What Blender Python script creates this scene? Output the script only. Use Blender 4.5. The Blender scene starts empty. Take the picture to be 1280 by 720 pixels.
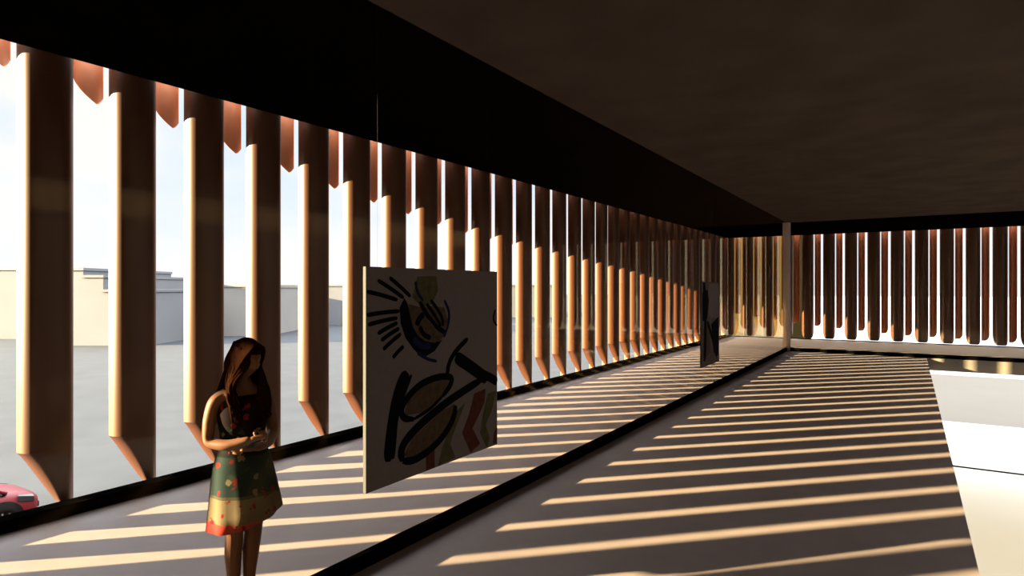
import bpy, bmesh, math, random
from mathutils import Vector, Matrix
random.seed(7)
PI = math.pi
scene = bpy.context.scene
COL = scene.collection
vs = scene.view_settings
vs.view_transform = 'Standard'; vs.look = 'None'; vs.gamma = 1.0; vs.exposure = 0.0
vs.use_curve_mapping = False

# ------------------------------------------------------------------ measures
EYE = 1.9
YAW = math.atan(497 / 782)
SY, CY = math.sin(YAW), math.cos(YAW)
FPX = 782.0
PITCH = 0.711                    # fin spacing
WALL_X = -6.27                   # mid plane of the left fin row
WALL_Y = 25.65                   # mid plane of the back fin row
CEIL = 3.87
KERB = 0.10
GLASS_X, GLASS_Y = -3.132, 20.43
VOID_X = 0.392
SOFFIT_X = -3.13
GROUND = EYE - 5.7

def ray(px, py):
    u = (px - 640) / FPX; v = (360 - py) / FPX
    return Vector((-SY + u * CY, CY + u * SY, v))
def on_x(px, py, X):
    d = ray(px, py); return Vector((0, 0, EYE)) + d * (X / d.x)
def at_depth(px, py, D):
    return Vector((0, 0, EYE)) + ray(px, py) * D

# ------------------------------------------------------------------ materials
def new_mat(name):
    m = bpy.data.materials.new(name); m.use_nodes = True
    nt = m.node_tree
    b = nt.nodes['Principled BSDF']
    return m, nt, b
def plain(name, col, rough=0.5, metal=0.0, var=0.0, scale=8.0, spec=None, stretch=None):
    m, nt, b = new_mat(name)
    b.inputs['Base Color'].default_value = (*col, 1)
    b.inputs['Roughness'].default_value = rough
    b.inputs['Metallic'].default_value = metal
    if spec is not None: b.inputs['Specular IOR Level'].default_value = spec
    if var > 0:
        tc = nt.nodes.new('ShaderNodeTexCoord')
        src = tc.outputs['Object']
        if stretch:
            mp = nt.nodes.new('ShaderNodeMapping'); mp.inputs['Scale'].default_value = stretch
            nt.links.new(src, mp.inputs['Vector']); src = mp.outputs['Vector']
        n = nt.nodes.new('ShaderNodeTexNoise'); n.inputs['Scale'].default_value = scale
        n.inputs['Detail'].default_value = 5
        nt.links.new(src, n.inputs['Vector'])
        r = nt.nodes.new('ShaderNodeValToRGB')
        r.color_ramp.elements[0].position = .3; r.color_ramp.elements[1].position = .7
        r.color_ramp.elements[0].color = (*[c * (1 - var) for c in col], 1)
        r.color_ramp.elements[1].color = (*[min(1, c * (1 + var)) for c in col], 1)
        nt.links.new(n.outputs['Fac'], r.inputs['Fac'])
        nt.links.new(r.outputs['Color'], b.inputs['Base Color'])
    return m

M = {}
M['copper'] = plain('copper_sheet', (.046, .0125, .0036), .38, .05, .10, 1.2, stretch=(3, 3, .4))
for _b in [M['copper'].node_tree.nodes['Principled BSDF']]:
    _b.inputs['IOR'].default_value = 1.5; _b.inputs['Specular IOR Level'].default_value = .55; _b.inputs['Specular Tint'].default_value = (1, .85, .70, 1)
M['copper_bounce'] = plain('bounce_lit_copper_sheet', (.42, .135, .055), .42, .25, .10, 1.2, stretch=(3, 3, .4))  # bounce light on the rear sheets put into a brighter copper colour
M['floor'] = plain('floor_screed', (.208, .160, .143), .62, 0, .07, 2.2, spec=.25)
M['slab'] = plain('slab_edge', (.06, .045, .03), .7, 0, .5, 1.1)
M['black'] = plain('black_kerb', (.0007, .0007, .0007), .9, 0, .2, 4, spec=0)
M['ceil_shade'] = plain('shaded_ceiling', (.0015, .0013, .0013), 1, 0, .2, 2, spec=0)  # same ceiling, its lack of light put into the colour
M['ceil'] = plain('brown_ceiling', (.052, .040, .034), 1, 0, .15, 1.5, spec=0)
M['post'] = plain('post_plaster', (.34, .265, .24), .7, 0, .06, 3)
M['wall'] = plain('rear_plaster', (.10, .085, .08), .8, 0, .1, 1)
M['asphalt'] = plain('asphalt', (.030, .032, .036), .9, 0, .10, .7, spec=.1)
M['plaza'] = plain('pale_paving', (.125, .13, .145), .75, 0, .05, .25)
M['plaza_warm'] = plain('cream_paving', (.150, .160, .195), .75, 0, .05, .25)
M['grey_paving'] = plain('grey_paving', (.015, .0145, .0152), .95, 0, .12, .25)
M['joint'] = plain('joint_dark', (.003, .003, .003), .9, 0, .1, 3, spec=0)
M['beige'] = plain('beige_render', (.13, .12, .11), .9, 0, .06, .3)
M['greyb'] = plain('grey_render', (.085, .085, .09), .9, 0, .06, .3)
M['greyd'] = plain('darker_render', (.065, .065, .066), .9, 0, .06, .3)
M['tan'] = plain('tan_render', (.022, .0145, .0045), 1, 0, .06, .3, spec=0)
M['win_dark'] = plain('far_window', (.02, .017, .012), .9, 0, .1, 2, spec=0)
M['canvas'] = plain('primed_canvas', (.080, .062, .052), .8, 0, .05, 30, spec=.15)
M['canvas_edge'] = plain('board_edge', (.016, .0145, .015), .8, 0, .05, 20)
M['backing'] = plain('backing_board', (.03, .022, .018), .9, 0, .1, 10, spec=.05)
M['canvas_dark'] = plain('dark_canvas', (.045, .033, .026), .8, 0, .25, 9, spec=.15)
M['p_black'] = plain('paint_black', (.0015, .0015, .002), .8, 0, .2, 10, spec=.02)
M['p_blue'] = plain('paint_blue', (.003, .004, .020), .6, 0, .3, 30, spec=.03)
M['p_olive'] = plain('paint_olive', (.040, .035, .012), .7, 0, .3, 25, spec=.03)
M['p_brown'] = plain('paint_brown', (.040, .025, .013), .7, 0, .3, 25, spec=.03)
M['p_red'] = plain('paint_red', (.045, .012, .007), .7, 0, .3, 25, spec=.03)
M['p_pale'] = plain('paint_pale', (.09, .07, .062), .7, 0, .15, 25, spec=.03)
M['wire'] = plain('wire_steel', (.004, .004, .004), .8, 0.0, .1, 3)
M['skin'] = plain('skin', (.085, .036, .018), .55, 0, .06, 9, spec=.12)
M['hair'] = plain('hair_brown', (.009, .0032, .0015), .8, 0, .35, 40, spec=0, stretch=(3, 3, .3))
M['eye'] = plain('eye_white', (.10, .095, .09), .2, 0, .02, 3)
M['iris'] = plain('iris_brown', (.03, .015, .008), .2, 0, .1, 40)
M['lip'] = plain('lip', (.36, .08, .06), .45, 0, .05, 30)
M['shoe'] = plain('shoe_leather', (.03, .02, .018), .4, 0, .1, 20)
M['car_red'] = plain('car_red', (.085, .005, .007), .45, .0, .03, 3, spec=.18)
M['car_glass'] = plain('car_glass', (.004, .0045, .005), .2, 0, .05, 2, spec=.1)
M['tyre'] = plain('tyre', (.004, .004, .004), .9, 0, .15, 30, spec=.02)
M['rim'] = plain('rim_alloy', (.05, .042, .038), .5, .6, .1, 12)
M['trim_dark'] = plain('dark_plastic', (.003, .003, .003), .8, 0, .1, 12, spec=.02)
M['lamp'] = plain('lamp_lens', (.008, .008, .009), .12, 0, .1, 20)
M['lamp_red'] = plain('lamp_lens_red', (.35, .01, .01), .1, 0, .1, 20)
M['chrome'] = plain('chrome', (.7, .7, .7), .15, 1, .05, 9)

def glass_mat():
    m = bpy.data.materials.new('clear_glass'); m.use_nodes = True
    nt = m.node_tree; nt.nodes.clear()
    out = nt.nodes.new('ShaderNodeOutputMaterial')
    mix = nt.nodes.new('ShaderNodeMixShader')
    tr = nt.nodes.new('ShaderNodeBsdfTransparent'); tr.inputs['Color'].default_value = (.97, .975, .97, 1)
    gl = nt.nodes.new('ShaderNodeBsdfGlossy'); gl.inputs['Roughness'].default_value = 0.0; gl.inputs['Color'].default_value = (1, .80, .48, 1)
    geo = nt.nodes.new('ShaderNodeNewGeometry')
    dot = nt.nodes.new('ShaderNodeVectorMath'); dot.operation = 'DOT_PRODUCT'
    nt.links.new(geo.outputs['Normal'], dot.inputs[0]); nt.links.new(geo.outputs['Incoming'], dot.inputs[1])
    ab = nt.nodes.new('ShaderNodeMath'); ab.operation = 'ABSOLUTE'
    nt.links.new(dot.outputs['Value'], ab.inputs[0])
    one = nt.nodes.new('ShaderNodeMath'); one.operation = 'SUBTRACT'; one.inputs[0].default_value = 1
    nt.links.new(ab.outputs[0], one.inputs[1])
    pw = nt.nodes.new('ShaderNodeMath'); pw.operation = 'POWER'; pw.inputs[1].default_value = 5
    nt.links.new(one.outputs[0], pw.inputs[0])
    ml = nt.nodes.new('ShaderNodeMath'); ml.operation = 'MULTIPLY_ADD'
    ml.inputs[1].default_value = .40; ml.inputs[2].default_value = .004
    nt.links.new(pw.outputs[0], ml.inputs[0])
    nt.links.new(ml.outputs[0], mix.inputs['Fac'])
    nt.links.new(tr.outputs[0], mix.inputs[1]); nt.links.new(gl.outputs[0], mix.inputs[2])
    nt.links.new(mix.outputs[0], out.inputs['Surface'])
    return m
M['glass'] = glass_mat()

def dress_mat():
    m, nt, b = new_mat('printed_dress')
    b.inputs['Roughness'].default_value = .9; b.inputs['Specular IOR Level'].default_value = .05
    tc = nt.nodes.new('ShaderNodeTexCoord')
    sep = nt.nodes.new('ShaderNodeSeparateXYZ'); nt.links.new(tc.outputs['Object'], sep.inputs[0])
    # height bands: cream border with red edge, teal skirt, dark bodice
    mr = nt.nodes.new('ShaderNodeMapRange'); mr.inputs['From Min'].default_value = .45; mr.inputs['From Max'].default_value = 1.35
    nt.links.new(sep.outputs['Z'], mr.inputs['Value'])
    band = nt.nodes.new('ShaderNodeValToRGB'); cr = band.color_ramp; cr.interpolation = 'CONSTANT'
    def pos(z): return (z - .45) / .9
    cr.elements[0].position = 0; cr.elements[0].color = (.20, .02, .015, 1)
    cr.elements[1].position = pos(.545); cr.elements[1].color = (.07, .052, .030, 1)
    for z, c in ((.685, (.03, .027, .016)), (.70, (.008, .014, .013)), (.92, (.004, .0045, .0035)), (1.10, (.004, .0014, .0014))):
        e = cr.elements.new(pos(z)); e.color = (*c, 1)
    nt.links.new(mr.outputs[0], band.inputs['Fac'])
    vor = nt.nodes.new('ShaderNodeTexVoronoi'); vor.inputs['Scale'].default_value = 15
    nz = nt.nodes.new('ShaderNodeTexNoise'); nz.inputs['Scale'].default_value = 38; nz.inputs['Detail'].default_value = 3
    nt.links.new(tc.outputs['Object'], nz.inputs['Vector'])
    vm = nt.nodes.new('ShaderNodeVectorMath'); vm.operation = 'MULTIPLY_ADD'
    vm.inputs[1].default_value = (.06, .06, .06)
    nt.links.new(nz.outputs['Color'], vm.inputs[0]); nt.links.new(tc.outputs['Object'], vm.inputs[2])
    nt.links.new(vm.outputs['Vector'], vor.inputs['Vector'])
    fl = nt.nodes.new('ShaderNodeValToRGB'); fl.color_ramp.interpolation = 'CONSTANT'
    fl.color_ramp.elements[0].color = (1, 1, 1, 1); fl.color_ramp.elements[1].position = .27; fl.color_ramp.elements[1].color = (0, 0, 0, 1)
    nt.links.new(vor.outputs['Distance'], fl.inputs['Fac'])
    pal = nt.nodes.new('ShaderNodeValToRGB'); pal.color_ramp.interpolation = 'CONSTANT'
    sepc = nt.nodes.new('ShaderNodeSeparateColor'); nt.links.new(vor.outputs['Color'], sepc.inputs[0])
    pal.color_ramp.elements[0].color = (.09, .006, .006, 1)
    pal.color_ramp.elements[1].position = .4; pal.color_ramp.elements[1].color = (.075, .06, .036, 1)
    e = pal.color_ramp.elements.new(.65); e.color = (.016, .022, .016, 1)
    e = pal.color_ramp.elements.new(.85); e.color = (.09, .006, .006, 1)
    nt.links.new(sepc.outputs[0], pal.inputs['Fac'])
    mx = nt.nodes.new('ShaderNodeMix'); mx.data_type = 'RGBA'
    nt.links.new(fl.outputs['Color'], mx.inputs['Factor'])
    nt.links.new(band.outputs['Color'], mx.inputs['A']); nt.links.new(pal.outputs['Color'], mx.inputs['B'])
    nt.links.new(mx.outputs['Result'], b.inputs['Base Color'])
    return m
M['dress'] = dress_mat()

# ------------------------------------------------------------------ helpers
def link(o, parent=None):
    COL.objects.link(o)
    if parent is not None: o.parent = parent
    return o
def tag(o, label=None, cat=None, group=None, kind=None):
    if label: o['label'] = label
    if cat: o['category'] = cat
    if group: o['group'] = group
    if kind: o['kind'] = kind
    return o
def obj(name, bm, mat, parent=None, smooth=False):
    me = bpy.data.meshes.new(name)
    bmesh.ops.recalc_face_normals(bm, faces=bm.faces[:])
    if smooth:
        for f in bm.faces: f.smooth = True
    bm.to_mesh(me); bm.free()
    mats = mat if isinstance(mat, (list, tuple)) else [mat]
    for q in mats: me.materials.append(q)
    return link(bpy.data.objects.new(name, me), parent)
def empty(name, loc, label, cat, group=None, rz=0):
    o = bpy.data.objects.new(name, None); o.empty_display_size = .1
    o.location = loc; o.rotation_euler = (0, 0, rz)
    link(o); return tag(o, label, cat, group)
def box(bm, x0, x1, y0, y1, z0, z1, bevel=0.0):
    r = bmesh.ops.create_cube(bm, size=1)
    v = r['verts']
    for p in v:
        p.co = Vector((x0 + (p.co.x + .5) * (x1 - x0), y0 + (p.co.y + .5) * (y1 - y0), z0 + (p.co.z + .5) * (z1 - z0)))
    if bevel > 0:
        es = list({e for p in v for e in p.link_edges})
        bmesh.ops.bevel(bm, geom=es, offset=bevel, segments=2, affect='EDGES', profile=.5)
    return bm
def boxes(*args, bevel=0.0):
    bm = bmesh.new()
    for a in args: box(bm, *a, bevel=bevel)
    return bm
def tube(bm, pts, radii, n=10, cap=True):
    pts = [Vector(p) for p in pts]
    rings = []
    prev = None
    for i, p in enumerate(pts):
        a = pts[max(0, i - 1)]; b = pts[min(len(pts) - 1, i + 1)]
        d = (b - a).normalized()
        if prev is None:
            ref = Vector((0, 0, 1)) if abs(d.z) < .9 else Vector((1, 0, 0))
            n1 = d.cross(ref).normalized()
        else:
            n1 = (prev - d * prev.dot(d)).normalized()
        prev = n1; n2 = d.cross(n1)
        rr = radii[i] if isinstance(radii, (list, tuple)) else radii
        ra, rb = rr if isinstance(rr, (list, tuple)) else (rr, rr)
        rings.append([bm.verts.new(p + n1 * math.cos(2 * PI * k / n) * ra + n2 * math.sin(2 * PI * k / n) * rb) for k in range(n)])
    for i in range(len(rings) - 1):
        for k in range(n):
            bm.faces.new((rings[i][k], rings[i][(k + 1) % n], rings[i + 1][(k + 1) % n], rings[i + 1][k]))
    if cap:
        bm.faces.new(rings[0][::-1]); bm.faces.new(rings[-1])
    return bm
def spline(pts, radii, m=5):
    pts = [Vector(p) for p in pts]; n = len(pts); out = []; ro = []
    for i in range(n - 1):
        p0, p1, p2, p3 = pts[max(0, i - 1)], pts[i], pts[i + 1], pts[min(n - 1, i + 2)]
        for k in range(m):
            t = k / m
            out.append(.5 * ((2 * p1) + (p2 - p0) * t + (2 * p0 - 5 * p1 + 4 * p2 - p3) * t * t + (3 * p1 - p0 - 3 * p2 + p3) * t ** 3))
            ro.append(radii[i] + (radii[i + 1] - radii[i]) * t)
    return out + [pts[-1]], ro + [radii[-1]]
def loft(bm, rings, close=True, cap0=True, cap1=True):
    rr = [[bm.verts.new(Vector(p)) for p in r] for r in rings]
    n = len(rr[0])
    for i in range(len(rr) - 1):
        for k in range(n if close else n - 1):
            bm.faces.new((rr[i][k], rr[i][(k + 1) % n], rr[i + 1][(k + 1) % n], rr[i + 1][k]))
    if cap0: bm.faces.new(rr[0][::-1])
    if cap1: bm.faces.new(rr[-1])
    return bm
ORD = ['first', 'second', 'third', 'fourth', 'fifth', 'sixth', 'seventh', 'eighth', 'ninth', 'tenth', 'eleventh', 'twelfth',
       'thirteenth', 'fourteenth', 'fifteenth', 'sixteenth', 'seventeenth', 'eighteenth', 'nineteenth', 'twentieth']
def ordinal(n):
    if n <= 20: return ORD[n - 1]
    t = {2: 'twent', 3: 'thirt', 4: 'fort', 5: 'fift'}[n // 10]
    return t + 'ieth' if n % 10 == 0 else t + 'y-' + ORD[n % 10 - 1]

# ------------------------------------------------------------------ building shell
SLAB = .32
R_X = 9.0; REAR_Y = -9.5
def prism(bm, poly, z0, z1):
    a = [bm.verts.new((x, y, z0)) for x, y in poly]; b = [bm.verts.new((x, y, z1)) for x, y in poly]
    n = len(poly)
    bm.faces.new(a[::-1]); bm.faces.new(b)
    for i in range(n): bm.faces.new((a[i], a[(i + 1) % n], b[(i + 1) % n], b[i]))
    return bm
VOID_R, VOID_Y0 = 3.3, 1.2
poly = [(-6.27, REAR_Y), (R_X, REAR_Y), (R_X, 25.65), (VOID_R, 25.65), (VOID_R, VOID_Y0), (VOID_X, VOID_Y0), (VOID_X, GLASS_Y - .10), (VOID_R - .002, GLASS_Y - .10), (VOID_R - .002, 25.65), (-6.27, 25.65)]
fl = obj('floor', prism(bmesh.new(), poly, -SLAB, 0), [M['floor'], M['slab']])
for p in fl.data.polygons:
    if abs(p.normal.z) < .5 or p.normal.z < -.5: p.material_index = 1
tag(fl, kind='structure')
# ceiling: brown over the room, shade over the outer aisle put into a black colour
tag(obj('ceiling', boxes((SOFFIT_X, 6.8, REAR_Y, GLASS_Y, CEIL, CEIL + .25)), M['ceil']), kind='structure')  # stops short of the right wall: unseen opening added to light the floor
tag(obj('ceiling', prism(bmesh.new(), [(-6.07, REAR_Y), (SOFFIT_X, REAR_Y), (SOFFIT_X, GLASS_Y), (R_X, GLASS_Y), (R_X, 25.45), (-6.07, 25.45)], CEIL, CEIL + .25), M['ceil_shade']), kind='structure')
tag(obj('wall_rear', boxes((-6.5, R_X, REAR_Y - .2, REAR_Y, -SLAB, CEIL + .25)), M['wall']), kind='structure')
tag(obj('wall_right', boxes((R_X, R_X + .2, REAR_Y - .2, 25.9, -SLAB, CEIL + .25)), M['wall']), kind='structure')
# kerbs
tag(obj('trim_1', boxes((-6.05, -5.90, REAR_Y, 25.43, 0, KERB)), M['black']), kind='structure')
tag(obj('trim_2', boxes((-5.90, R_X, 25.38, 25.43, 0, .03)), M['black']), kind='structure')
tag(obj('trim_3', boxes((-3.165, -3.11, REAR_Y, GLASS_Y - .1, 0, KERB)), M['black']), kind='structure')
tag(obj('trim_4', boxes((-3.11, R_X, GLASS_Y - .05, GLASS_Y + .05, 0, .10)), M['black']), kind='structure')
# glass above the inner kerbs
tag(obj('window_1', boxes((GLASS_X - .006, GLASS_X + .006, REAR_Y, GLASS_Y - .13, KERB, CEIL)), M['glass']), kind='structure')
tag(obj('window_2', boxes((-3.03, R_X, GLASS_Y - .006, GLASS_Y + .006, .10, CEIL)), M['glass']), kind='structure')
post = obj('corner_post', boxes((-3.24, -3.04, GLASS_Y - .10, GLASS_Y + .10, 0, CEIL), bevel=.012), M['post'])
tag(post, 'slim pinkish brown square post at the far corner of the glass line', 'post')

# ------------------------------------------------------------------ copper fins
HW, DEP = .198, .190
TOP = CEIL + .25
ZC = .53
NT = 40
def prof(t):
    c, q = math.cos(PI * t), math.sin(PI * t)
    e = 2 / 2.5                                     # flat sides with rounded shoulders
    return Vector((HW - HW * math.copysign(abs(c) ** e, c), DEP * max(0, q) ** e))
def front_flute(taper=True):
    bm = bmesh.new()
    zs = [0, .03, .07, .12, .17, .22, .27, .32, .38, .44, .49, ZC, 1.0, 2.0, 3.0, TOP]
    T0 = .60; tgt = prof(T0)
    rows = []
    for z in zs:
        s = max(0, 1 - z / ZC)
        row = []
        for i in range(NT + 1):
            t = i / NT
            p = prof(t)
            zz = z
            if taper:
                if t < T0 and s > 0: p = Vector((p.x + (tgt.x - p.x) * s ** .85, p.y + (tgt.y - p.y) * s ** 2.4))
            else:                                   # end row: the sheet is cut to a rounded tongue
                low = .04 + .42 * max(0, abs(t - .55) - .12) ** 2 / .2
                if z < 1: zz = low + (1 - low) * z
            row.append(bm.verts.new((p.x, p.y, zz)))
        rows.append(row)
    for a, b in zip(rows[:-1], rows[1:]):
        for i in range(NT):
            q = (a[i], a[i + 1], b[i + 1], b[i])
            bm.faces.new(q)
    bmesh.ops.remove_doubles(bm, verts=bm.verts[:], dist=1e-4)
    bmesh.ops.recalc_face_normals(bm, faces=bm.faces[:])
    bmesh.ops.solidify(bm, geom=bm.faces[:], thickness=.005)
    for f in bm.faces: f.smooth = True
    # sharp crease where the flute starts to taper
    for e in bm.edges:
        a, b = e.verts
        if len(e.link_faces) == 2 and e.calc_face_angle(0) > .45: e.smooth = False
        if taper and abs(a.co.z - ZC) < 1e-3 and abs(b.co.z - ZC) < 1e-3: e.smooth = False
    me = bpy.data.meshes.new('front_flute'); bm.to_mesh(me); bm.free()
    me.materials.append(M['copper'])
    return me
FRONT = front_flute()
FRONT_END = front_flute(False)
U0, R2, D2 = 2 * HW + .030, .112, .135
RTOP = CEIL + .3
def rear_flute(zb, left):
    bm = bmesh.new()
    n = 18; rows = []
    end = .90 if left else 1.0            # the left row's sheets stop short of closing the curve
    r2 = .135 if left else .105
    for j in range(7):
        row = []
        for i in range(n + 1):
            t = i / n
            if left: low = zb + .34 * (1 - t) ** 1.1 + .10 * max(0, t - .86) / .14
            else: low = zb + .20 * max(0, t - .45) ** 2 / .3
            z = low + (RTOP - low) * (j / 6)
            row.append(bm.verts.new((U0 + r2 - r2 * math.cos(PI * t * end), .012 + D2 * math.sin(PI * t * end), z)))
        rows.append(row)
    for a, b in zip(rows[:-1], rows[1:]):
        for i in range(n): bm.faces.new((a[i], a[i + 1], b[i + 1], b[i]))
    bmesh.ops.recalc_face_normals(bm, faces=bm.faces[:])
    bmesh.ops.solidify(bm, geom=bm.faces[:], thickness=.004)
    for f in bm.faces: f.smooth = True
    for e in bm.edges:
        if len(e.link_faces) == 2 and e.calc_face_angle(0) > .6: e.smooth = False
    me = bpy.data.meshes.new('rear_flute'); bm.to_mesh(me); bm.free()
    me.materials.append(M['copper_bounce'])
    return me
ZB = [(-12, 4.5), (.7, 3.82), (1.47, 3.70), (2.18, 3.56), (2.9, 3.49), (3.6, 3.36), (5.7, 3.06), (8.0, 2.76), (10.1, 2.56), (14.5, 2.25), (19, 1.85), (22.5, 1.45), (25.65, .88),
      (28.4, .50), (31.0, .26), (35, .10), (60, .06)]
def zb_at(s):
    for (a, za), (b, zb) in zip(ZB[:-1], ZB[1:]):
        if a <= s <= b: return za + (zb - za) * (s - a) / (b - a)
    return ZB[-1][1]
def lit_edge_strip():  # added strip, the lit rim of each fin is put into its colour
    bm = bmesh.new()
    pts = [(2 * HW - .003, -.002), (2 * HW + .014, .006), (2 * HW + .028, .024)]
    rows = [[bm.verts.new((x, y, z)) for x, y in pts] for z in (.02, 1.3, 2.6, TOP)]
    for a, b in zip(rows[:-1], rows[1:]):
        for i in range(2): bm.faces.new((a[i], a[i + 1], b[i + 1], b[i]))
    bmesh.ops.recalc_face_normals(bm, faces=bm.faces[:])
    bmesh.ops.solidify(bm, geom=bm.faces[:], thickness=.004)
    me = bpy.data.meshes.new('lit_edge_strip'); bm.to_mesh(me); bm.free()
    me.materials.append(M['copper_bounce'])
    return me
LIT_EDGE = lit_edge_strip()
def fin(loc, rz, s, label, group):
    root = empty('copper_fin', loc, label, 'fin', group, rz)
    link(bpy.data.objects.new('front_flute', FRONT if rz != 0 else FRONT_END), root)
    if rz != 0: link(bpy.data.objects.new('lit_edge_strip', LIT_EDGE), root)['label'] = 'added copper edge strip with bounce light in its colour'
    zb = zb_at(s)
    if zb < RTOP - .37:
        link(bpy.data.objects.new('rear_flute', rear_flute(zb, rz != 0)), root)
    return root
# the flutes bulge towards the room: local -y for both rows
for me in (FRONT, FRONT_END):
    for v in me.vertices: v.co.y = -v.co.y
    me.flip_normals()
Y1 = 2.18
for k in range(-16, 33):
    y = Y1 + PITCH * k
    if k < -1: lab = 'copper fin of the left row, %s behind the one cut by the frame' % ordinal(-k - 1)
    elif k == -1: lab = 'copper fin of the left row cut off by the left frame edge'
    else: lab = '%s full-height copper fin of the left window row, counted from the left' % ordinal(k + 1)
    fin((WALL_X, y, 0), PI / 2, y, lab, 'copper fins of the left window row')
for k in range(0, 21):
    x = WALL_X + .02 + PITCH * k
    fin((x, WALL_Y, 0), 0, WALL_Y + (x - WALL_X), '%s copper fin of the far end row, counted from the corner with the left row' % ordinal(k + 1),
        'copper fins of the far end row')

# ------------------------------------------------------------------ paintings
def painting(name, label, X, px0, px1, top0, bot0, mats, strokes, fills):
    a = on_x(px0, bot0, X); b = on_x(px0, top0, X)
    y0, z0, z1 = a.y, a.z, b.z
    y1 = on_x(px1, 360, X).y
    root = empty(name, (X, y0, z0), label, 'painting', 'square paintings hung along the glass line')
    bm = boxes((-.022, 0, 0, y1 - y0, 0, z1 - z0), bevel=.002)
    c = obj('canvas', bm, [mats, M['canvas_edge'], M['backing']], root)
    for p in c.data.polygons:
        if abs(p.normal.x) < .7: p.material_index = 1
        elif p.normal.x < 0: p.material_index = 2
    W, H = y1 - y0, z1 - z0
    def loc(p):
        w = on_x(p[0], p[1], X)
        return (min(W - .002, max(.002, w.y - y0)), min(H - .002, max(.002, w.z - z0)))
    count = [0]
    pal = {'p_black': 'black', 'p_blue': 'blue', 'p_olive': 'olive', 'p_brown': 'brown', 'p_red': 'dark red', 'p_pale': 'pale grey'}
    def get(m):
        count[0] += 1
        return bmesh.new(), .0008 + .00006 * count[0]
    def put(name, bm, m):
        o = obj(name, bm, M[m], root); o['label'] = pal[m] + (' brush stroke' if name == 'brush_stroke' else ' patch of paint')
    for m, pts in fills:
        bm, h = get(m)
        q = [loc(p) for p in pts]
        lo = [bm.verts.new((0.0002, y, z)) for y, z in q]; hi = [bm.verts.new((h, y, z)) for y, z in q]
        f = bm.faces.new(hi); n = len(q)
        for i in range(n): bm.faces.new((lo[i], lo[(i + 1) % n], hi[(i + 1) % n], hi[i]))
        put('paint_patch', bm, m)
    for m, w, pts in strokes:
        bm, h = get(m)
        q = [Vector(loc(p)) for p in pts]
        # smooth the polyline
        for _ in range(2):
            r = [q[0]]
            for s, t in zip(q[:-1], q[1:]): r += [s.lerp(t, .25), s.lerp(t, .75)]
            q = r + [q[-1]]
        wm = w * W / (px1 - px0)
        L = len(q); lv = []
        for i, p in enumerate(q):
            d = (q[min(L - 1, i + 1)] - q[max(0, i - 1)])
            if d.length < 1e-6: d = Vector((1, 0))
            d.normalize(); nn = Vector((-d.y, d.x))
            e = min(1, .45 + 4 * min(i, L - 1 - i) / L) * wm / 2
            pa, pb = p + nn * e, p - nn * e
            cl = lambda v: (min(W - .002, max(.002, v.x)), min(H - .002, max(.002, v.y)))
            pa, pb = cl(pa), cl(pb)
            lv.append((bm.verts.new((h, *pa)), bm.verts.new((h, *pb)), bm.verts.new((.0002, *pa)), bm.verts.new((.0002, *pb))))
        for s, t in zip(lv[:-1], lv[1:]):
            bm.faces.new((s[0], s[1], t[1], t[0])); bm.faces.new((s[0], t[0], t[2], s[2])); bm.faces.new((s[1], s[3], t[3], t[1]))
        put('brush_stroke', bm, m)
    # hanging wires up to the ceiling
    for yy in (.08 * W, .92 * W):
        bm = bmesh.new(); tube(bm, [(-.015, yy, H - .01), (-.015, yy, CEIL - z0)], .0004, 6)
        obj('hanging_wire', bm, M['wire'], root)
    return root
def Z(*pts): return [(440 + x / 2.325, 320 + y / 2.325) for x, y in pts]
strokes = []
fills = []
fills.append(('p_olive', Z((190, 60), (245, 58), (250, 100), (232, 140), (205, 150), (175, 120))))
fills.append(('p_brown', Z((165, 140), (205, 150), (235, 145), (268, 150), (278, 185), (262, 240), (235, 255), (205, 250), (180, 225), (165, 180))))
fills.append(('p_brown', Z((150, 465), (165, 415), (205, 372), (285, 355), (262, 405), (205, 455))))
fills.append(('p_brown', Z((150, 580), (175, 530), (260, 450), (298, 430), (285, 490), (230, 560), (175, 590))))
fills.append(('p_black', Z((152, 122), (138, 150), (141, 195), (155, 238), (178, 270), (205, 297), (240, 276), (262, 244), (238, 252), (212, 248), (192, 232), (176, 205), (168, 170), (162, 140))))
fills.append(('p_olive', Z((300, 455), (330, 425), (300, 500), (285, 545), (300, 585), (250, 610), (262, 560))))
fills.append(('p_red', Z((355, 400), (388, 385), (385, 425), (365, 470), (350, 500), (372, 545), (345, 572), (320, 515), (340, 460))))
fills.append(('p_olive', Z((395, 400), (420, 390), (405, 450), (388, 490), (400, 530), (392, 560), (372, 515), (380, 465))))
fills.append(('p_red', Z((412, 515), (422, 495), (422, 545), (410, 545))))
fills.append(('p_red', Z((215, 560), (240, 555), (240, 618), (215, 628))))
for a, b in (((42, 103), (132, 128)), ((42, 172), (138, 160)), ((46, 200), (132, 180)), ((74, 226), (132, 194)), ((84, 246), (137, 210)),
             ((90, 272), (142, 226)), ((118, 296), (150, 262)), ((74, 70), (150, 122)), ((108, 62), (170, 118))):
    strokes.append(('p_black', 3.2, Z(a, ((a[0] + b[0]) / 2, (a[1] + b[1]) / 2 - 2), b)))
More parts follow.
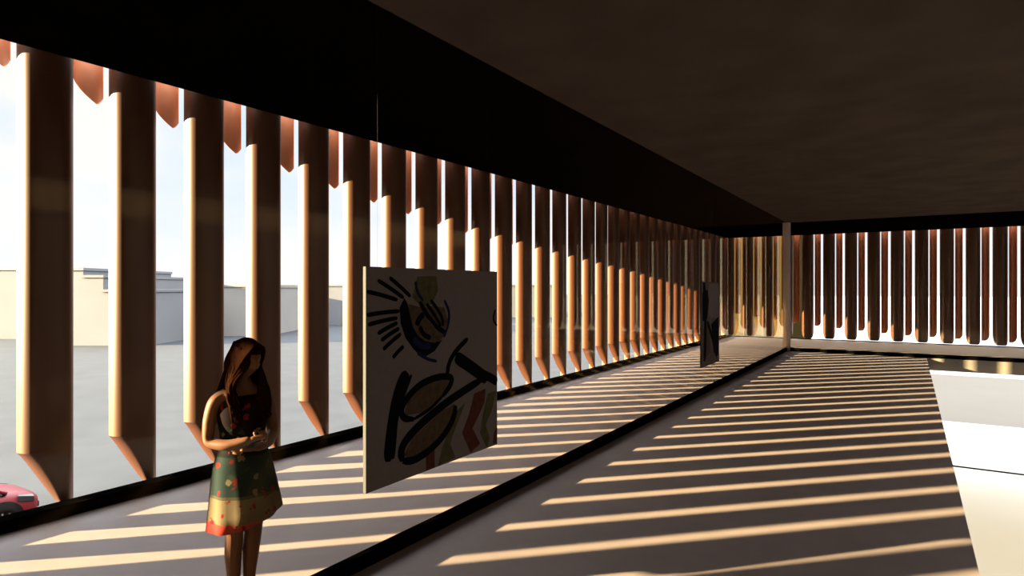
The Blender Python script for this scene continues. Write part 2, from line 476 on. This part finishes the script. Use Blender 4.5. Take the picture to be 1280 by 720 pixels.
strokes += [
    ('p_black', 4, Z((196, 132), (214, 166), (232, 190), (252, 212), (274, 224))),
    ('p_black', 5, Z((208, 168), (192, 186), (188, 202))),
    ('p_black', 3, Z((228, 128), (245, 150), (262, 178), (264, 204))),
    ('p_black', 3, Z((216, 138), (240, 172), (258, 205))),
    ('p_brown', 5, Z((214, 188), (236, 214), (256, 246))),
    ('p_black', 4, Z((196, 205), (208, 230), (228, 238))),
    ('p_blue', 2.6, Z((268, 128), (284, 165), (278, 205), (266, 236))),
    ('p_blue', 2.6, Z((184, 74), (188, 104), (206, 130))),
    ('p_blue', 5, Z((178, 240), (200, 262), (228, 262))),
    ('p_blue', 2.6, Z((190, 282), (218, 300), (246, 306))),
    ('p_blue', 4, Z((150, 362), (126, 440), (104, 540), (98, 590))),
    ('p_black', 10, Z((160, 338), (140, 375), (124, 440), (112, 520), (104, 598))),
    ('p_black', 3.4, Z((172, 345), (150, 400), (128, 470), (122, 560), (118, 590))),
    ('p_black', 4.4, Z((336, 240), (304, 272), (282, 306), (276, 345))),
    ('p_black', 11, Z((300, 292), (336, 316), (372, 342), (392, 358))),
    ('p_black', 8, Z((372, 340), (400, 352), (422, 366))),
    ('p_black', 5.5, Z((180, 474), (150, 474), (140, 448), (160, 410), (200, 370), (250, 350), (292, 350), (286, 376), (262, 408))),
    ('p_black', 2.6, Z((262, 408), (225, 446), (180, 474))),
    ('p_black', 7, Z((384, 354), (330, 388), (270, 428), (210, 478), (160, 528), (140, 566), (146, 596))),
    ('p_black', 6, Z((146, 596), (176, 596), (222, 568), (266, 524), (296, 470), (300, 434))),
    ('p_black', 2, Z((416, 156), (408, 184), (421, 202))),
]
painting('painting', 'large square canvas of a black-rayed face and looping brush strokes beside the woman', -2.36, 457.5, 621.5, 333, 617.5, M['canvas'], strokes, fills)
f2 = [('p_pale', [(885.5, 354), (898, 355), (898, 396), (889, 398), (885.5, 392)]),
      ('p_black', [(878, 366), (884.5, 362), (886, 376), (884, 398), (878, 402)]),
      ('p_black', [(889, 405), (898, 396), (898, 444), (892, 440)]),
      ('p_brown', [(878.5, 412), (886, 405), (888, 440), (879, 452)])]
s2 = [('p_black', 3, [(880, 353), (882, 392), (881, 452)]), ('p_black', 2, [(884, 402), (890, 420), (896, 446)])]
painting('painting', 'small distant dark brown canvas hanging near the far corner post', -2.36, 877, 899, 352, 460, M['canvas_dark'], s2, f2)

# ------------------------------------------------------------------ outside ground
tag(obj('ground', prism(bmesh.new(), [(-400, -300), (-8, -300), (-8, 50), (-11, 50), (-110, 500), (-400, 500)], GROUND - .3, GROUND), M['asphalt']), kind='structure')
tag(obj('plaza', boxes((-8, 200, 24.6, 32.6, GROUND - .3, GROUND)), M['plaza']), kind='structure')
tag(obj('plaza', boxes((-8, 200, -200, 24.38, GROUND - .3, GROUND)), M['plaza_warm']), kind='structure')
tag(obj('trim_5', boxes((-8, 200, 24.38, 24.6, GROUND - .3, GROUND)), M['joint']), kind='structure')
tag(obj('road', boxes((-8, 200, 32.6, 50.0, GROUND - .3, GROUND)), M['grey_paving']), kind='structure')
tag(obj('plaza', prism(bmesh.new(), [(-11, 50), (200, 50), (200, 500), (-110, 500)], GROUND - .3, GROUND), M['plaza']), kind='structure')

# ------------------------------------------------------------------ far buildings
def building(label, blocks, D, mat, depth=16, wins=True, band=None):
    x0 = min(b[0] for b in blocks)
    base = at_depth(x0, 360, D); base.z = GROUND
    root = empty('building', base, label, 'building', 'far buildings beyond the street', YAW)
    for (a, b, top) in blocks:
        lx0 = (a - x0) / FPX * D; lx1 = (b - x0) / FPX * D
        zt = 5.7 + (360 - top) / FPX * D
        obj('wall', boxes((lx0, lx1, 0, depth, 0, zt)), mat, root)
        obj('parapet', boxes((lx0 - .1, lx1 + .1, -.12, depth + .1, zt - .25, zt + .02)), band or mat, root)
        if wins:
            n = max(1, int((lx1 - lx0) / 3.2))
            for i in range(n):
                cx = lx0 + (i + .5) * (lx1 - lx0) / n
                for zz in (1.2, 4.2):
                    if zz + 1.5 > zt - .4: continue
                    w = obj('window', boxes((cx - .6, cx + .6, -.05, .02, zz, zz + 1.4)), M['win_dark'], root)
    return root
building('pale distant building at the left frame edge, before the first copper fin', [(-90, 21, 335)], 70, M['greyb'], band=M['beige'], wins=False)
building('grey distant building with a stepped roofline between the first two copper fins', [(70, 104, 335), (104, 129, 344), (129, 186, 362)], 62, M['greyb'], wins=False)
building('low beige distant building between the second and third copper fins', [(190, 262, 356)], 80, M['beige'], wins=False)
building('low beige distant building with a grey end between third and fourth copper fins', [(264, 309, 356), (309, 332, 357)], 74, M['beige'], wins=False)
building('long low grey distant building behind the fourth to sixth copper fins', [(340, 452, 356)], 96, M['greyb'], wins=False)
building('long low grey distant building behind the large square painting', [(476, 700, 356)], 122, M['greyd'], wins=False)

bt = empty('building', (-13.2, 46, GROUND), 'sunlit tan building glimpsed through the end fins left of the corner post', 'building', 'far buildings beyond the street')
obj('wall', boxes((0, 6.2, 0, 12, 0, 13)), M['tan'], bt)
obj('parapet', boxes((-.1, 6.3, -.12, 12.1, 12.7, 13.05)), M['tan'], bt)
for i in range(2):
    for zz in (1.5, 5.0, 8.5):
        obj('window', boxes((.9 + i * 3.0, 2.3 + i * 3.0, -.05, .02, zz, zz + 1.7)), M['win_dark'], bt)

# ------------------------------------------------------------------ red car on the street
def car():
    root = empty('car', (-18.48, 4.55, GROUND), 'red car parked on the grey street below the left fins', 'car')
    # local: +y forward, x right, z up.  stations: (y, half width, sill z, shoulder z)
    st = [(-2.08, .60, .42, .78), (-2.02, .74, .30, .92), (-1.75, .83, .22, .98), (-1.2, .86, .20, .97), (-.4, .87, .19, .95), (.5, .87, .19, .93),
          (1.1, .86, .20, .90), (1.6, .83, .22, .85), (1.95, .76, .26, .76), (2.10, .62, .34, .66), (2.15, .45, .42, .58)]
    rings = []
    for y, w, z0, z1 in st:
        crown = .045
        pts = [(-w * .86, z0), (w * .86, z0), (w * .97, z0 + .08), (w, z0 + (z1 - z0) * .55), (w * .975, z1 - .07), (w * .90, z1), (w * .5, z1 + crown * .8),
               (0, z1 + crown), (-w * .5, z1 + crown * .8), (-w * .90, z1), (-w * .975, z1 - .07), (-w, z0 + (z1 - z0) * .55), (-w * .97, z0 + .08)]
        rings.append([(x, y, z) for x, z in pts])
    bm = bmesh.new(); loft(bm, rings)
    body = obj('body', bm, M['car_red'], root, True)
    # cabin greenhouse : glass, then roof and pillars
    def cab(y, w, z): return y, w, z
    prof_ = [(-1.72, .66, .99), (-1.25, .60, 1.36), (-.75, .58, 1.44), (-.1, .58, 1.45), (.40, .58, 1.42), (1.42, .68, .90)]
    bm = bmesh.new(); rings = []
    for y, w, z in prof_:
        lo = .90; wl = .80
        rings.append([(-wl, y, lo), (wl, y, lo), (w, y, z - .05), (w * .85, y, z), (0, y, z + .02), (-w * .85, y, z), (-w, y, z - .05)])
    loft(bm, rings)
    obj('cabin_glass', bm, M['car_glass'], root, True)
    bm = bmesh.new(); rings = []
    for y, w, z in [(-1.30, .61, 1.345), (-.75, .595, 1.45), (-.1, .595, 1.46), (.3, .59, 1.42)]:
        rings.append([(-w, y, z - .06), (w, y, z - .06), (w * .86, y, z + .012), (0, y, z + .035), (-w * .86, y, z + .012)])
    loft(bm, rings)
    obj('roof', bm, M['car_red'], root, True)
    for sx in (-1, 1):
        for pts in ([(.69, 1.45, .90), (.60, .42, 1.41)], [(.80, -.25, .92), (.60, -.25, 1.42)], [(.70, -1.68, .97), (.62, -1.22, 1.37)]):
            bm = bmesh.new(); tube(bm, [(sx * p[0], p[1], p[2]) for p in pts], .035, 8)
            obj('pillar', bm, M['car_red'], root, True)
        for y in (-1.32, 1.33):
            # dark arch, tyre and rim
            bm = bmesh.new()
            m = Matrix.Translation((sx * .80, y, .36)) @ Matrix.Rotation(PI / 2, 4, 'Y')
            bmesh.ops.create_cone(bm, cap_ends=True, segments=32, radius1=.40, radius2=.40, depth=.16, matrix=m)
            obj('wheel_arch', bm, M['trim_dark'], root, True)
            bm = bmesh.new()
            R = [(.20, -.10), (.29, -.10), (.325, -.07), (.335, 0), (.325, .07), (.29, .10), (.20, .10)]
            rings = [[(sx * .80 + q + sx * .02, y + r * math.cos(a), .335 + r * math.sin(a)) for r, q in R] for a in [2 * PI * i / 32 for i in range(33)]]
            loft(bm, rings, close=True, cap0=False, cap1=False)
            bmesh.ops.remove_doubles(bm, verts=bm.verts[:], dist=1e-5)
            wh = obj('wheel', bm, M['tyre'], root, True)
            bm = bmesh.new()
            m = Matrix.Translation((sx * .885, y, .335)) @ Matrix.Rotation(PI / 2, 4, 'Y')
            bmesh.ops.create_cone(bm, cap_ends=True, segments=24, radius1=.05, radius2=.05, depth=.06, matrix=m)
            for i in range(7):
                a = 2 * PI * i / 7
                tube(bm, [(sx * .885, y, .335), (sx * .885, y + .2 * math.cos(a), .335 + .2 * math.sin(a))], [.022, .03], 6)
            tube(bm, [(sx * .885, y + .205 * math.cos(a), .335 + .205 * math.sin(a)) for a in [2 * PI * i / 24 for i in range(25)]], .014, 6)
            obj('rim', bm, M['rim'], wh, True)
        bm = bmesh.new()
        loft(bm, [[(sx * .845, 1.60, .70), (sx * .84, 1.62, .82), (sx * .80, 1.64, .845), (sx * .80, 1.62, .69)],
                  [(sx * .775, 1.97, .60), (sx * .77, 1.96, .72), (sx * .71, 1.95, .765), (sx * .68, 1.99, .60)]])
        obj('headlight', bm, M['lamp'], root)
        bm = bmesh.new(); box(bm, sx * .70 - .09, sx * .70 + .09, -2.07, -1.93, .70, .90, .02)
        obj('tail_light', bm, M['lamp_red'], root)
        bm = bmesh.new(); box(bm, sx * .93 - .10, sx * .93 + .07, .72, .84, .93, 1.05, .03)
        obj('side_mirror', bm, M['car_red'], root)
        for y in (-.75, .35):
            bm = bmesh.new(); box(bm, sx * .872 - .02, sx * .872 + .02, y, y + .2, .77, .80, .008)
            obj('door_handle', bm, M['car_red'], root)
    bm = bmesh.new(); box(bm, -.5, .5, 2.10, 2.17, .36, .50, .02)
    obj('grille', bm, M['trim_dark'], root)
    return root
car()

# ------------------------------------------------------------------ the woman
def evaluated(o, name):
    dg = bpy.context.evaluated_depsgraph_get()
    me = bpy.data.meshes.new_from_object(o.evaluated_get(dg), depsgraph=dg)
    me.name = name
    old = o.data
    bpy.data.objects.remove(o)
    return me
def skin_mesh(verts, edges, radii, root=0, sub=2):
    me = bpy.data.meshes.new('skin_base')
    me.from_pydata([tuple(v) for v in verts], edges, []); me.update()
    o = link(bpy.data.objects.new('skin_base', me))
    md = o.modifiers.new('skin', 'SKIN'); md.use_smooth_shade = True
    for i, d in enumerate(me.skin_vertices[0].data):
        r = radii[i]; d.radius = r if isinstance(r, tuple) else (r, r)
        d.use_root = (i == root)
    ss = o.modifiers.new('sub', 'SUBSURF'); ss.levels = sub; ss.render_levels = sub
    return evaluated(o, 'skin_grown')

class Skel:
    def __init__(s): s.v = []; s.e = []; s.r = []
    def add(s, p, r, parent=None):
        s.v.append(Vector(p)); s.r.append(r); i = len(s.v) - 1
        if parent is not None: s.e.append((parent, i))
        return i
    def chain(s, pts, parent):
        for p, r in pts: parent = s.add(p, r, parent)
        return parent
    def mesh(s, root=0, sub=2): return skin_mesh(s.v, s.e, s.r, root, sub)

def make_hand(wrist, fdir, pnorm, thumb_side, curl):
    """list of meshes: palm and five separate fingers. fdir: finger direction, pnorm: palm normal (towards what it holds)"""
    f = Vector(fdir).normalized(); p = Vector(pnorm); p = (p - f * p.dot(f)).normalized()
    s = f.cross(p).normalized() * thumb_side
    w = Vector(wrist); out = []
    sk = Skel()
    a = sk.add(w - f * .02, (.024, .019)); b = sk.add(w + f * .02, (.028, .016), a)
    c = sk.add(w + f * .05, (.034, .014), b); sk.add(w + f * .078, (.035, .012), c)
    out.append(sk.mesh(0))
    lens = [.066, .074, .069, .053]; offs = [.027, .009, -.009, -.026]
    for L, o, ex in zip(lens, offs, (0, .05, .1, .18)):
        sk = Skel(); base = w + f * (.066 - abs(o) * .15) + s * o
        i = sk.add(base - f * .012, .0085)
        ang = 0; pos = base; cur = i
        for j, (frac, da) in enumerate(((.42, .35), (.33, .55), (.25, .45))):
            ang += (da + ex) * curl
            d = f * math.cos(ang) + p * math.sin(ang) + s * o * 1.5
            pos = pos + d.normalized() * L * frac
            cur = sk.add(pos, (.0085, .0080, .0068)[j], cur)
        out.append(sk.mesh(0))
    sk = Skel(); base = w + f * .022 + s * .024
    i = sk.add(base, .013)
    q = sk.add(base + f * .022 + s * .022 + p * .010, .0105, i)
    q = sk.add(base + f * .046 + s * .030 + p * .022, .0092, q)
    sk.add(base + f * .066 + s * .030 + p * .036, .0075, q)
    out.append(sk.mesh(0))
    return out

def head_mesh(center, yaw, pitch):
    bm = bmesh.new()
    bmesh.ops.create_uvsphere(bm, u_segments=64, v_segments=48, radius=1)
    def g(x, s): return math.exp(-(x / s) ** 2)
    for v in bm.verts:
        x, y, z = v.co
        # front = -y ; unit sphere to head box
        X = x * .072; Y = y * .092; Zz = z * .108
        if z < 0:                                  # jaw narrows towards the chin
            k = -z
            X *= 1 - .34 * k ** 1.4
            if y > 0: Y *= 1 - .50 * k
            else: Y *= 1 - .10 * k ** 2
        X *= 1 - .06 * max(0, -y) * max(0, 1 - abs(z) * 1.2)
        if y < 0:
            fx, fz = X, Zz
            Y -= .020 * g(fx, .010 + .012 * max(0, min(1, (-fz + .02) / .05))) * g(fz + .026, .017)      # nose tip
            Y -= .009 * g(fx, .008) * g(fz - .002, .022)                      # nose bridge
            Y += .010 * (g(fx - .030, .015) + g(fx + .030, .015)) * g(fz - .006, .012)  # eye sockets
            Y -= .004 * g(fz - .026, .012) * g(fx, .045)                      # brow
            Y -= .0055 * g(fx, .022) * g(fz + .058, .006)                      # upper lip
            Y -= .0060 * g(fx, .019) * g(fz + .070, .006)                      # lower lip
            Y += .0030 * g(fx, .024) * g(fz + .064, .003)
            Y -= .009 * g(fx, .024) * g(fz + .097, .014)                      # chin
            Y -= .004 * (g(fx - .042, .018) + g(fx + .042, .018)) * g(fz + .022, .018)  # cheeks
        v.co = (X, Y, Zz)
    for sx in (-1, 1):                             # ears
        r = bmesh.ops.create_uvsphere(bm, u_segments=16, v_segments=12, radius=1)
        for v in r['verts']:
            x, y, z = v.co
            v.co = (sx * (.071 + x * .009), .008 + y * .018 + z * .004, -.012 + z * .030)
    mat = Matrix.Translation(center) @ Matrix.Rotation(yaw, 4, 'Z') @ Matrix.Rotation(pitch, 4, 'X')
    bmesh.ops.transform(bm, matrix=mat, verts=bm.verts[:])
    me = bpy.data.meshes.new('head_base'); bm.to_mesh(me); bm.free()
    return me, mat

def woman():
    WX, WY = -3.36, 2.29
    root = empty('person', (WX, WY, 0), 'woman in a sleeveless printed dress with folded arms standing left of the large square canvas', 'person', None, math.radians(80))
    sk = Skel()
    pel = sk.add((0.0, .01, .86), (.135, .100))
    wst = sk.add((0, .0, .98), (.108, .080), pel)
    rib = sk.add((0, .0, 1.10), (.122, .090), wst)
    ch = sk.add((0, .01, 1.20), (.130, .085), rib)
    up = sk.add((0, .018, 1.27), (.085, .058), ch)
    nk = sk.add((0, .012, 1.325), (.046, .046), up)
    sk.add((0.0, .0, 1.40), (.047, .05), nk)
    # arms : local -x is image left
    r = sk.chain([((-.105, .015, 1.262), .050), ((-.158, .02, 1.245), .045), ((-.182, .03, 1.13), .040), ((-.190, .03, 1.005), .036)], up)
    r = sk.chain([((-.130, -.075, .995), .034), ((-.052, -.150, 1.018), .027), ((-.022, -.168, 1.027), .023)], r)
    l = sk.chain([((.105, .015, 1.262), .050), ((.158, .02, 1.245), .045), ((.182, .02, 1.13), .040), ((.188, .0, 1.015), .036)], up)
    l = sk.chain([((.120, -.09, .975), .034), ((.04, -.135, .970), .028), ((-.005, -.142, .968), .024)], l)
    for sx, kx, ax in ((-1, -.052, -.045), (1, .056, .05)):
        kn = sk.chain([((sx * .075, .012, .79), (.092, .088)), ((sx * .068, .0, .62), (.074, .074)), ((kx * 1.05, -.015, .455), (.053, .054)),
                       ((kx, .012, .33), (.053, .054)), ((ax, .02, .20), (.040, .042)), ((ax, .025, .085), (.030, .034))], pel)
        sk.chain([((ax, .0, .045), (.032, .030)), ((ax + sx * .012, -.09, .028), (.036, .020)), ((ax + sx * .016, -.145, .022), (.028, .014))], kn)
    parts = [sk.mesh(0)]
    parts += make_hand((-.022, -.168, 1.027), (.95, .05, .10), (.10, .85, -.45), 1, .95)
    parts += make_hand((-.005, -.142, .968), (-.95, .18, .05), (-.05, .9, .2), -1, .6)
    hc = Vector((.012, -.022, 1.482))
    hm, HM = head_mesh(hc, math.radians(14), math.radians(16))
    parts.append(hm)
    bm = bmesh.new()
    for me in parts: bm.from_mesh(me)
    me = bpy.data.meshes.new('body'); bm.to_mesh(me); bm.free()
    o = link(bpy.data.objects.new('body', me))
    rm = o.modifiers.new('r', 'REMESH'); rm.mode = 'VOXEL'; rm.voxel_size = .0048; rm.use_smooth_shade = True
    sm = o.modifiers.new('s', 'SMOOTH'); sm.factor = .5; sm.iterations = 3
    me = evaluated(o, 'body'); me.materials.clear(); me.materials.append(M['skin'])
    for p in me.polygons: p.material_index = 0; p.use_smooth = True
    link(bpy.data.objects.new('body', me), root)
    # eyes and lips
    for sx in (-1, 1):
        bm = bmesh.new()
        bmesh.ops.create_uvsphere(bm, u_segments=16, v_segments=12, radius=.0125, matrix=HM @ Matrix.Translation((sx * .030, -.0665, .004)))
        e = obj('eye', bm, M['eye'], root, True)
        bm = bmesh.new()
        bmesh.ops.create_uvsphere(bm, u_segments=12, v_segments=8, radius=.006, matrix=HM @ Matrix.Translation((sx * .030, -.0735, .001)))
        obj('iris', bm, M['iris'], e, True)
    # dress
    n = 48
    secs = [(1.265, .125, .068, .012), (1.235, .135, .085, .008), (1.17, .150, .115, -.006), (1.12, .143, .112, -.008), (1.05, .128, .102, .0), (.99, .124, .100, .0),
            (.93, .140, .118, .004), (.86, .163, .140, .008), (.78, .175, .155, .008), (.70, .184, .168, .006), (.62, .194, .180, .004), (.54, .203, .190, .004)]
    rings = []
    for q, (z, rx, ry, cy) in enumerate(secs):
        ring = []
        fl = max(0, (.95 - z) / .41)
        for i in range(n):
            a = 2 * PI * i / n
            pl = 1 + .045 * fl * math.sin(a * 9 + .7) + .02 * fl * math.sin(a * 5)
            zz = z - (.0 if z > .9 else .055 * fl * (-math.cos(a)) * -1 * -1) 
            ring.append((rx * math.cos(a) * pl + .02 * fl, cy + ry * math.sin(a) * pl, z + fl * .055 * math.cos(a)))
        rings.append(ring)
    bm = bmesh.new(); loft(bm, rings, cap0=False, cap1=False)
    bmesh.ops.recalc_face_normals(bm, faces=bm.faces[:])
    bmesh.ops.solidify(bm, geom=bm.faces[:], thickness=-.004)
    d = obj('dress', bm, M['dress'], root, True)
    for sx in (-1, 1):
        bm = bmesh.new()
        tube(bm, [(sx * .095, -.078, 1.235), (sx * .088, -.05, 1.285), (sx * .086, .01, 1.318), (sx * .09, .06, 1.285), (sx * .095, .09, 1.235)], [(.022, .006)] * 5, 10)
        obj('shoulder_strap', bm, M['dress'], d, True)
    # hair : cap and long locks
    bm = bmesh.new()
    bmesh.ops.create_uvsphere(bm, u_segments=48, v_segments=32, radius=1)
    kill = []
    for v in bm.verts:
        x, y, z = v.co
        lim = .36 if abs(x) < .55 else .36 - (abs(x) - .55) * 2.6
        if y < -.30 and z < lim - (.10 if y > -.5 else 0): kill.append(v)
        elif z < -.55: kill.append(v)
        rip = 1 + .012 * math.sin(14 * math.atan2(x, y) + 3 * z)
        v.co = (x * .085 * rip, .008 + y * .104 * rip, .006 + z * .118)
    bmesh.ops.delete(bm, geom=kill, context='VERTS')
    bmesh.ops.recalc_face_normals(bm, faces=bm.faces[:])
    bmesh.ops.solidify(bm, geom=bm.faces[:], thickness=.010)
    bmesh.ops.transform(bm, matrix=HM, verts=bm.verts[:])
    rnd = random.Random(3)
    for i in range(220):
        a = math.radians(-58 + 296 * i / 219)           # 0 = +x side, 90 = back
        ca, sa = math.cos(a), math.sin(a)
        top = HM @ Vector((.070 * ca, .01 + .088 * sa, .060 + rnd.uniform(-.01, .02)))
        mid = HM @ Vector((.084 * ca, .012 + .100 * sa, -.03))
        front = sa < .15
        sx = 1 if ca > 0 else -1
        if front:
            k1 = Vector((sx * rnd.uniform(.080, .105), -.035 + .05 * sa + rnd.uniform(-.015, .015), 1.345))
            k2 = Vector((sx * rnd.uniform(.060, .125), -.080 + rnd.uniform(-.015, .02), 1.25))
            k3 = Vector((sx * rnd.uniform(.055, .12), -.125 + rnd.uniform(-.01, .02), 1.15 + rnd.uniform(-.03, .05)))
        else:
            k1 = Vector((.105 * ca + rnd.uniform(-.01, .01), .02 + .075 * sa, 1.345))
            k2 = Vector((.125 * ca + rnd.uniform(-.01, .01), .035 + .072 * sa + .01, 1.25))
            k3 = Vector((.115 * ca + rnd.uniform(-.02, .02), .045 + .07 * sa + .01, 1.13 + rnd.uniform(-.04, .04)))
        tube(bm, *spline([top, mid, k1, k2, k3], [.007, .0085, .009, .008, .002]), 8)
    hr = obj('hair', bm, M['hair'], root, True)
    # parted front sweep on both sides of the face
    bm = bmesh.new()
    for sx in (-1, 1):
        for qi in range(18):
            q = qi * .5
            p0 = HM @ Vector((.004 * sx, -.060 + q * .014, .117 - (q - 4) ** 2 * .0008))
            p1 = HM @ Vector((sx * (.042 + .002 * q), -.078 + q * .014, .086))
            p2 = HM @ Vector((sx * (.068 + .002 * q), -.062 + q * .013, .030))
            p3 = HM @ Vector((sx * (.080 + .001 * q), -.040 + q * .012, -.045))
            p4 = Vector((sx * .092, -.045 + q * .008, 1.34))
            tube(bm, *spline([p0, p1, p2, p3, p4], [.006, .008, .008, .009, .006]), 8)
    obj('front_lock', bm, M['hair'], hr, True)
    for sx, ax in ((-1, -.045), (1, .05)):
        bm = bmesh.new()
        tube(bm, [(ax, .062, .035), (ax, .02, .035), (ax + sx * .01, -.07, .03), (ax + sx * .016, -.15, .022), (ax + sx * .018, -.178, .018)],
             [(.030, .030), (.038, .034), (.043, .029), (.038, .020), (.018, .012)], 16)
        obj('shoe', bm, M['shoe'], root, True)
    return root
woman()

# ------------------------------------------------------------------ sun and sky
SUN_AZ = math.radians(45.2)      # from +X towards +Y
SUN_EL = math.radians(10.5)
sd = bpy.data.lights.new('sun', 'SUN'); sd.energy = 82; sd.angle = math.radians(.7); sd.color = (1, .80, .45)
so = link(bpy.data.objects.new('sun', sd))
dirv = Vector((math.cos(SUN_AZ) * math.cos(SUN_EL), math.sin(SUN_AZ) * math.cos(SUN_EL), -math.sin(SUN_EL)))
so.rotation_euler = dirv.to_track_quat('-Z', 'Y').to_euler()
so.location = (-30, -25, 20)

w = bpy.data.worlds.new('sky'); scene.world = w; w.use_nodes = True
nt = w.node_tree; bg = nt.nodes['Background']
tc = nt.nodes.new('ShaderNodeTexCoord')
mp = nt.nodes.new('ShaderNodeMapping'); mp.inputs['Scale'].default_value = (1, 1, 2.6)
nt.links.new(tc.outputs['Generated'], mp.inputs['Vector'])
nz = nt.nodes.new('ShaderNodeTexNoise'); nz.inputs['Scale'].default_value = 2.6; nz.inputs['Detail'].default_value = 6
nt.links.new(mp.outputs['Vector'], nz.inputs['Vector'])
rp = nt.nodes.new('ShaderNodeValToRGB')
rp.color_ramp.elements[0].position = .38; rp.color_ramp.elements[0].color = (.66, .82, 1.0, 1)
rp.color_ramp.elements[1].position = .58; rp.color_ramp.elements[1].color = (1.0, .96, .92, 1)
nt.links.new(nz.outputs['Fac'], rp.inputs['Fac'])
sp = nt.nodes.new('ShaderNodeSeparateXYZ'); nt.links.new(tc.outputs['Generated'], sp.inputs[0])
hz = nt.nodes.new('ShaderNodeMapRange'); hz.inputs['From Min'].default_value = .0; hz.inputs['From Max'].default_value = .22
hz.inputs['To Min'].default_value = 1; hz.inputs['To Max'].default_value = 0
nt.links.new(sp.outputs['Z'], hz.inputs['Value'])
mx = nt.nodes.new('ShaderNodeMix'); mx.data_type = 'RGBA'
nt.links.new(hz.outputs[0], mx.inputs['Factor']); nt.links.new(rp.outputs['Color'], mx.inputs['A'])
mx.inputs['B'].default_value = (1.0, .98, .96, 1)
nt.links.new(mx.outputs['Result'], bg.inputs['Color'])
up = nt.nodes.new('ShaderNodeMapRange'); up.interpolation_type = 'SMOOTHSTEP'   # unseen upper sky boosted to brighten the floors
up.inputs['From Min'].default_value = .30; up.inputs['From Max'].default_value = .46
up.inputs['To Min'].default_value = 1.12; up.inputs['To Max'].default_value = 11.5
nt.links.new(sp.outputs['Z'], up.inputs['Value']); nt.links.new(up.outputs[0], bg.inputs['Strength'])

# ------------------------------------------------------------------ camera
cd = bpy.data.cameras.new('camera'); cd.sensor_width = 36; cd.lens = 36 * FPX / 1280; cd.clip_start = .05; cd.clip_end = 2000
co = link(bpy.data.objects.new('camera', cd))
co.location = (0, 0, EYE); co.rotation_euler = (PI / 2, 0, YAW)
scene.camera = co
